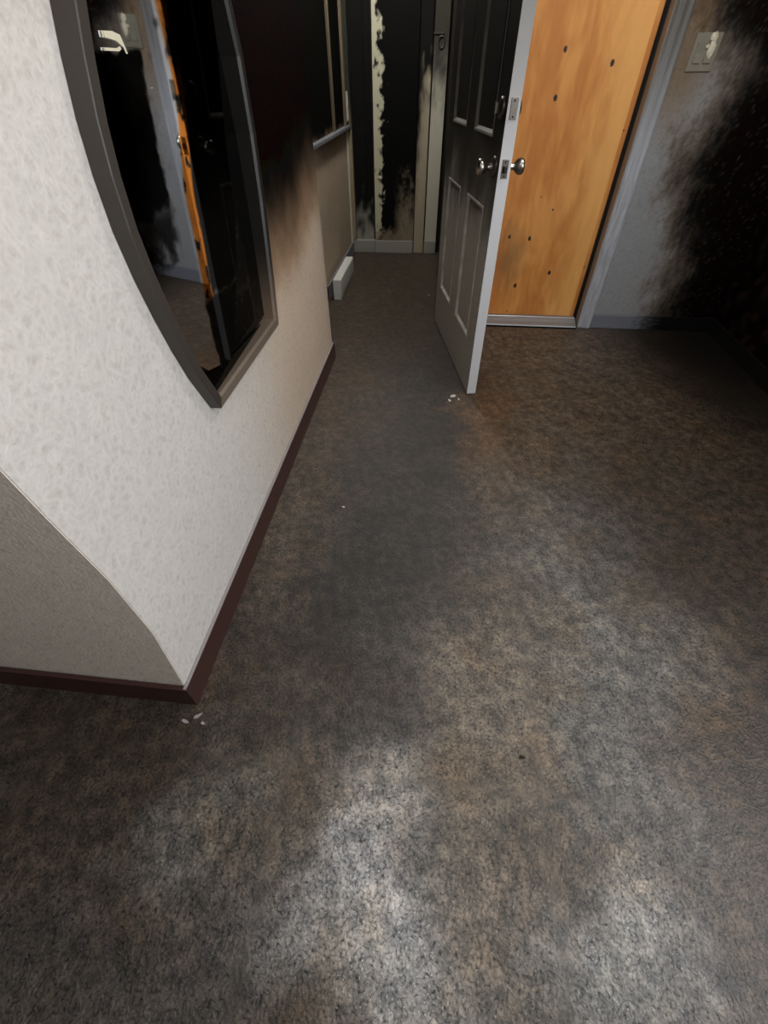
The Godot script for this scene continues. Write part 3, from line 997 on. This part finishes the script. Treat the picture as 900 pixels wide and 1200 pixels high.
func hall_end() -> void:
	var z := BACK_Z
	var n := noise(61, 6.0, 4)
	var n2 := noise(62, 24.0, 3)
	var dark := func(p: Vector3) -> Color:
		var s: float = ss(0.08, 0.42, p.y + 0.25 * n.get_noise_2d(p.x * 2.0, p.y))
		return lin(150, 148, 140).lerp(lin(22, 23, 24), s)
	var mid := func(p: Vector3) -> Color:
		var a: float = n.get_noise_2d(p.x * 2.0, p.y) + 0.5 * n2.get_noise_2d(p.x, p.y)
		var edge := 0.024 + 0.02 * ss(0.2, 0.8, p.y) * ss(1.6, 1.0, p.y)
		var s: float = ss(edge, edge + 0.03, p.x + 0.575 + 0.07 * a)
		var low: float = ss(0.62, 0.14, p.y + 0.25 * a) * ss(-0.42, -0.34, p.x + 0.05 * a)
		low = maxf(low, ss(0.22, 0.12, p.y + 0.1 * a) * 0.8)
		return lin(205, 202, 176).lerp(lin(21, 20, 18), s).lerp(lin(140, 128, 110), low)
	var pale := func(p: Vector3) -> Color:
		var a: float = n.get_noise_2d(p.x * 3.0, p.y)
		var s: float = ss(0.0, 0.09, p.y * 0.085 - (p.x + 0.235) + 0.03 * a)
		s = maxf(s, ss(1.0, 1.3, p.y + 0.2 * a))
		return lin(176, 166, 144).lerp(lin(28, 27, 25), s)
	var trim := func(p: Vector3) -> Color:
		return lin(198, 196, 178).lerp(lin(64, 62, 58), ss(0.85, 1.35, p.y + 0.15 * n.get_noise_2d(p.x * 3.0, p.y)))
	var w := get_node("wall_back")
	put("wall_panel", tinted(Vector3(-0.762, 0.1, z), Vector3(-0.655, CEIL, z + 0.010), dark, 8, 120), M.burnt_panel, w)
	put("wall_panel", tinted(Vector3(-0.652, 0.1, z), Vector3(-0.60, CEIL, z + 0.014), dark, 5, 120), M.burnt_panel, w)
	put("wall_panel", tinted(Vector3(-0.583, 0.1, z), Vector3(-0.235, CEIL, z + 0.045), mid, 60, 300), M.burnt_panel, w)
	put("wall_panel", tinted(Vector3(-0.228, 0.0, z), Vector3(-0.140, CEIL, z + 0.03), pale, 16, 160), M.burnt_strip, w)
	var st := st_new()
	lathe(st, Vector3(-0.535, 0.565, z + 0.044), Vector3(0, 0, 1), [[0.0, 0.018], [0.004, 0.018], [0.007, 0.012], [0.012, 0.010], [0.014, 0.0]], 16)
	put("bolt_cap", done(st), M.off_white, w)
	st = st_new()
	bx(st, Vector3(-0.79, 0, z), Vector3(-0.59, 0.1, z + 0.052), 0.003)
	tag(put("baseboard_back", done(st), M.ash_trim), "pale sooty baseboard under the black panels at the hallway end", "baseboard", "", "structure")
	tag(put("baseboard_back_far", box(Vector3(-0.586, 0, z), Vector3(-0.235, 0.1, z + 0.056), 0.003), M.ash_trim), "pale sooty baseboard under the panel with the peeling edge", "baseboard", "", "structure")
	var t1 := put("trim_1", tinted(Vector3(-0.128, 0, z), Vector3(-0.024, CEIL, z + 0.04), trim, 6, 120), M.burnt_trim)
	tag(t1, "pale door trim at the hallway end beside the open door", "trim", "", "structure")
	put("trim_block", box(Vector3(-0.132, 0, z + 0.001), Vector3(-0.022, 0.10, z + 0.046), 0.003), M.ash_trim, t1)
	st = st_new()
	bx(st, Vector3(-0.135, 1.395, z + 0.04), Vector3(-0.06, 1.405, z + 0.05), 0.001)
	ring_tube(st, Vector3(-0.075, 1.355, z + 0.046), 0.03, 0.005)
	put("hasp", done(st), M.dull_steel, t1)
	var t2 := put("trim_2", tinted(Vector3(-0.795, 0.1, z), Vector3(-0.764, CEIL, z + 0.055), trim_left, 3, 80), M.burnt_trim)
	tag(t2, "narrow tan corner trim between the hallway wall and the burnt panels", "trim", "", "structure")
	# hallway wall: ledge, two upright battens, strike plate, corner strip
	tag(put("trim_3", box(Vector3(HALL_X, 0.888, -4.62), Vector3(HALL_X + 0.035, 0.912, -2.60), 0.004), M.grey_trim), "sooty grey ledge along the hallway wall", "trim", "", "structure")
	for q in [[-4.03, -4.06, "trim_4", "nearer upright batten above the hallway ledge"], [-4.50, -4.54, "trim_5", "farther upright batten above the hallway ledge, by the strike plate"]]:
		tag(put(q[2], box(Vector3(HALL_X, 0.913, q[1]), Vector3(HALL_X + 0.02, CEIL, q[0]), 0.003), M.batten), q[3], "trim", "", "structure")
	tag(put("trim_6", box(Vector3(HALL_X, 0.09, -4.62), Vector3(HALL_X + 0.016, 0.886, -4.565), 0.003), M.white_trim), "white upright strip under the hallway ledge at the far corner", "trim", "", "structure")
	var sp := base("strike_plate", Vector3(HALL_X + 0.002, 1.02, -4.585))
	tag(sp, "small ivory strike plate with two slots above the hallway ledge", "strike plate")
	st = st_new()
	bx(st, Vector3(0, -0.085, -0.028), Vector3(0.022, 0.085, -0.012), 0.001)
	bx(st, Vector3(0, -0.085, 0.012), Vector3(0.022, 0.085, 0.028), 0.001)
	for y in [-0.085, -0.012, 0.07]:
		bx(st, Vector3(0, y, -0.0125), Vector3(0.022, y + 0.016, 0.0125), 0.001)
	put("plate", done(st), M.white_trim, sp)
	put("slot_back", box(Vector3(0, -0.08, -0.0125), Vector3(0.010, 0.08, 0.0125)), M.black, sp)

func trim_left(p: Vector3) -> Color:
	return lin(158, 142, 112).lerp(lin(58, 56, 50), ss(0.7, 1.1, p.y))

func ring_tube(st: SurfaceTool, at: Vector3, r: float, t: float) -> void:
	st.set_smooth_group(0)
	for i in 20:
		for j in 8:
			var q := []
			for e in [[0, 0], [1, 0], [1, 1], [0, 1]]:
				var a: float = TAU * (i + e[0]) / 20.0
				var b: float = TAU * (j + e[1]) / 8.0
				q.append(at + Vector3(cos(a) * 0.7, sin(a), 0) * (r + t * cos(b)) + Vector3(0, 0, t * sin(b)))
			var am := TAU * (i + 0.5) / 20.0
			quad(st, q[0], q[1], q[2], q[3], at + Vector3(cos(am) * 0.7, sin(am), 0) * r)
	st.set_smooth_group(-1)

func white_block() -> void:
	var b := base("baseboard_block", Vector3(-0.722, 0, -3.69))
	tag(b, "short white painted length of thick molding on the hallway floor", "wood block")
	put("length", prism_mesh(Vector3(0, 0, 0.29), Vector3(1, 0, 0), Vector3(0, 1, 0), Vector3(0, 0, -0.58), PackedVector2Array([Vector2(-0.03, 0.0), Vector2(0.024, 0.0), Vector2(0.024, 0.022), Vector2(0.030, 0.034), Vector2(0.030, 0.130), Vector2(0.026, 0.136), Vector2(-0.03, 0.136)])), M.block, b)

func flakes() -> void:
	var spots := [
		[0.135, -2.08, 0.020, "larger white paint flake on the floor by the open door's foot"],
		[0.165, -2.055, 0.012, "small white flake nearest the open door's lower corner"],
		[0.118, -2.035, 0.014, "narrow white flake in front of the open door's foot"],
		[-0.555, -0.372, 0.013, "pale grey crumb of plaster at the maroon baseboard corner"],
		[-0.585, -0.355, 0.016, "flat grey plaster flake just before the maroon baseboard corner"],
		[-0.535, -0.355, 0.009, "tiny plaster crumb on the floor off the baseboard corner"],
		[-0.04, -3.55, 0.012, "lone white flake on the hallway floor beside the door's hinge side"],
		[1.00, -2.90, 0.020, "brown splinter on the floor at the foot of the door casing"],
		[1.02, -2.86, 0.012, "small tan chip before the door casing"],
		[-0.30, -1.20, 0.008, "tiny pale flake on the dark soot patch of the floor"],
		[0.30, -0.36, 0.011, "dark crumb on the pale grey scuffed floor"]]
	var k := 0
	for s in spots:
		k += 1
		var st := st_new()
		var rng := RandomNumberGenerator.new()
		rng.seed = 700 + k
		var out := PackedVector2Array()
		var m := 6
		var a0 := rng.randf() * TAU
		for i in m:
			var a := TAU * i / m
			var r: float = s[2] * rng.randf_range(0.45, 1.0)
			out.append((Vector2(cos(a), 0.55 * sin(a)) * r).rotated(a0))
		prism(st, Vector3(0, 0, 0), Vector3(1, 0, 0), Vector3(0, 0, 1), Vector3(0, s[2] * 0.28, 0), out)
		var mat: Material = M.chip
		if "brown" in s[3] or "tan" in s[3]:
			mat = M.splinter
		elif "dark" in s[3] and "crumb" in s[3]:
			mat = M.black
		elif "plaster" in s[3]:
			mat = M.dust
		var o := put("paint_flake" if mat == M.chip else ("wood_chip" if mat == M.splinter else "debris_crumb"), done(st), mat)
		o.position = Vector3(s[0], 0.0005, s[1])
		tag(o, s[3], "debris")

func _ready() -> void:
	# camera
	var cam := Camera3D.new()
	cam.name = "camera"
	add_child(cam)
	cam.position = Vector3(0, 1.22, 0)
	cam.rotation = Vector3(-0.794521, 0.115065, -0.0122733)
	cam.fov = rad_to_deg(2.0 * atan(600.0 / 509.11))
	cam.near = 0.02
	cam.current = true
	# sky and exposure
	var we := WorldEnvironment.new()
	we.name = "environment"
	var env := Environment.new()
	env.background_mode = Environment.BG_SKY
	var sky := Sky.new()
	var sm := ProceduralSkyMaterial.new()
	sm.sky_top_color = Color(0.62, 0.70, 0.82)
	sm.sky_horizon_color = Color(0.82, 0.86, 0.90)
	sm.ground_bottom_color = Color(0.22, 0.22, 0.21)
	sm.ground_horizon_color = Color(0.55, 0.56, 0.56)
	sky.sky_material = sm
	env.sky = sky
	env.tonemap_mode = Environment.TONE_MAPPER_LINEAR
	env.tonemap_exposure = 1.0
	env.sdfgi_enabled = true
	env.ssao_enabled = true
	env.ssil_enabled = true
	we.environment = env
	add_child(we)
	# daylight through the side window, and the ceiling lamp overhead
	var al := AreaLight3D.new()
	al.name = "window_daylight"
	al.area_size = Vector2(1.40, 1.10)
	al.light_color = Color(0.985, 0.99, 1.0)
	al.light_energy = 4.9
	al.shadow_enabled = true
	al.position = Vector3(1.815, 1.55, 0.0)
	al.rotation.y = PI / 2
	add_child(al)
	materials()
	more_materials()
	room()
	skirtings()
	doorway()
	six_panel_door()
	hall_end()
	unseen_ceiling_lamp(Vector3(0.10, CEIL, -0.15), 0.42, "round flush ceiling lamp overhead, nearest the viewer, above the picture")
	unseen_ceiling_lamp(Vector3(0.75, CEIL, -1.85), 0.9, "added unseen ceiling lamp brightening the boarded doorway, above the picture")  # unseen lamp added to brighten the doorway and the floor before it
	unseen_ceiling_lamp(Vector3(-0.40, CEIL, -3.75), 1.1, "added unseen ceiling lamp brightening the hallway, above the picture")  # unseen lamp added to lift the dark hallway
	mirror()
	light_switch()
	white_block()
	flakes()

func more_materials() -> void:
	var n := noise(71, 1.0, 4)
	M.ash_trim = paint("ash_stained_trim", rgb(160, 158, 152), 0.6)
	M.batten = paint("smoked_tan_batten", rgb(112, 100, 80), 0.6)
	M.jamb = paint("smoked_jamb", rgb(150, 145, 138), 0.55)
	M.splinter = paint("wood_splinter", rgb(142, 112, 78), 0.7)
	M.block = paint("chalky_white_block", rgb(232, 234, 230), 0.6)
	var eb := func(u: float, v: float) -> Color:
		var s: float = ss(0.32, 0.60, u + 0.10 * n.get_noise_2d(u * 14.0, v * 8.0))
		return rgb(120, 124, 134).lerp(rgb(20, 19, 19), s)
	M.entry_base = paint("smoked_entry_baseboard", Color.WHITE, 0.45)
	M.entry_base.metallic_specular = 0.2
	M.entry_base.albedo_texture = picture(128, 16, eb)
	M.entry_base.uv1_scale = Vector3(1.0 / 0.76, 1.0 / 0.09, 1)
	M.entry_base.uv1_offset = Vector3(-1.04 / 0.76, 0, 0)
	var cs := func(u: float, v: float) -> Color:
		var y := (1.0 - v) * 2.14
		var k: float = n.get_noise_2d(u * 9.0, y * 5.0)
		var c := rgb(172, 177, 186).lerp(rgb(84, 82, 78), ss(0.85, 1.5, y + 0.2 * k))
		return c * (1.0 + 0.22 * k)
	M.casing = paint("smoked_door_casing", Color.WHITE, 0.5)
	M.casing.albedo_texture = picture(24, 220, cs)
	M.casing.uv1_scale = Vector3(1.0 / 0.08, -1.0 / 2.14, 1)
	M.casing.uv1_offset = Vector3(-0.966 / 0.08, 1, 0)

func unseen_ceiling_lamp(at: Vector3, energy: float, label: String) -> void:
	var l := base("unseen_ceiling_lamp", at)
	tag(l, label, "lamp")
	var st := st_new()
	lathe(st, Vector3(0, -0.02, 0), Vector3.UP, [[0.0, 0.0], [0.0, 0.17], [0.02, 0.17], [0.02, 0.0]], 32)
	put("lamp_base", done(st), M.white_trim, l)
	st = st_new()
	lathe(st, Vector3(0, -0.085, 0), Vector3.UP, [[0.0, 0.0], [0.006, 0.07], [0.022, 0.12], [0.045, 0.15], [0.064, 0.155]], 32)
	put("lamp_shade", done(st), M.lamp_glass, l)
	var o := OmniLight3D.new()
	o.name = "lamp_light"
	o.light_energy = energy
	o.light_color = Color(1.0, 0.985, 0.965)
	o.light_size = 0.12
	o.omni_range = 9.0
	o.omni_attenuation = 2.0
	o.shadow_enabled = true
	o.position = Vector3(0, -0.16, 0)
	l.add_child(o)
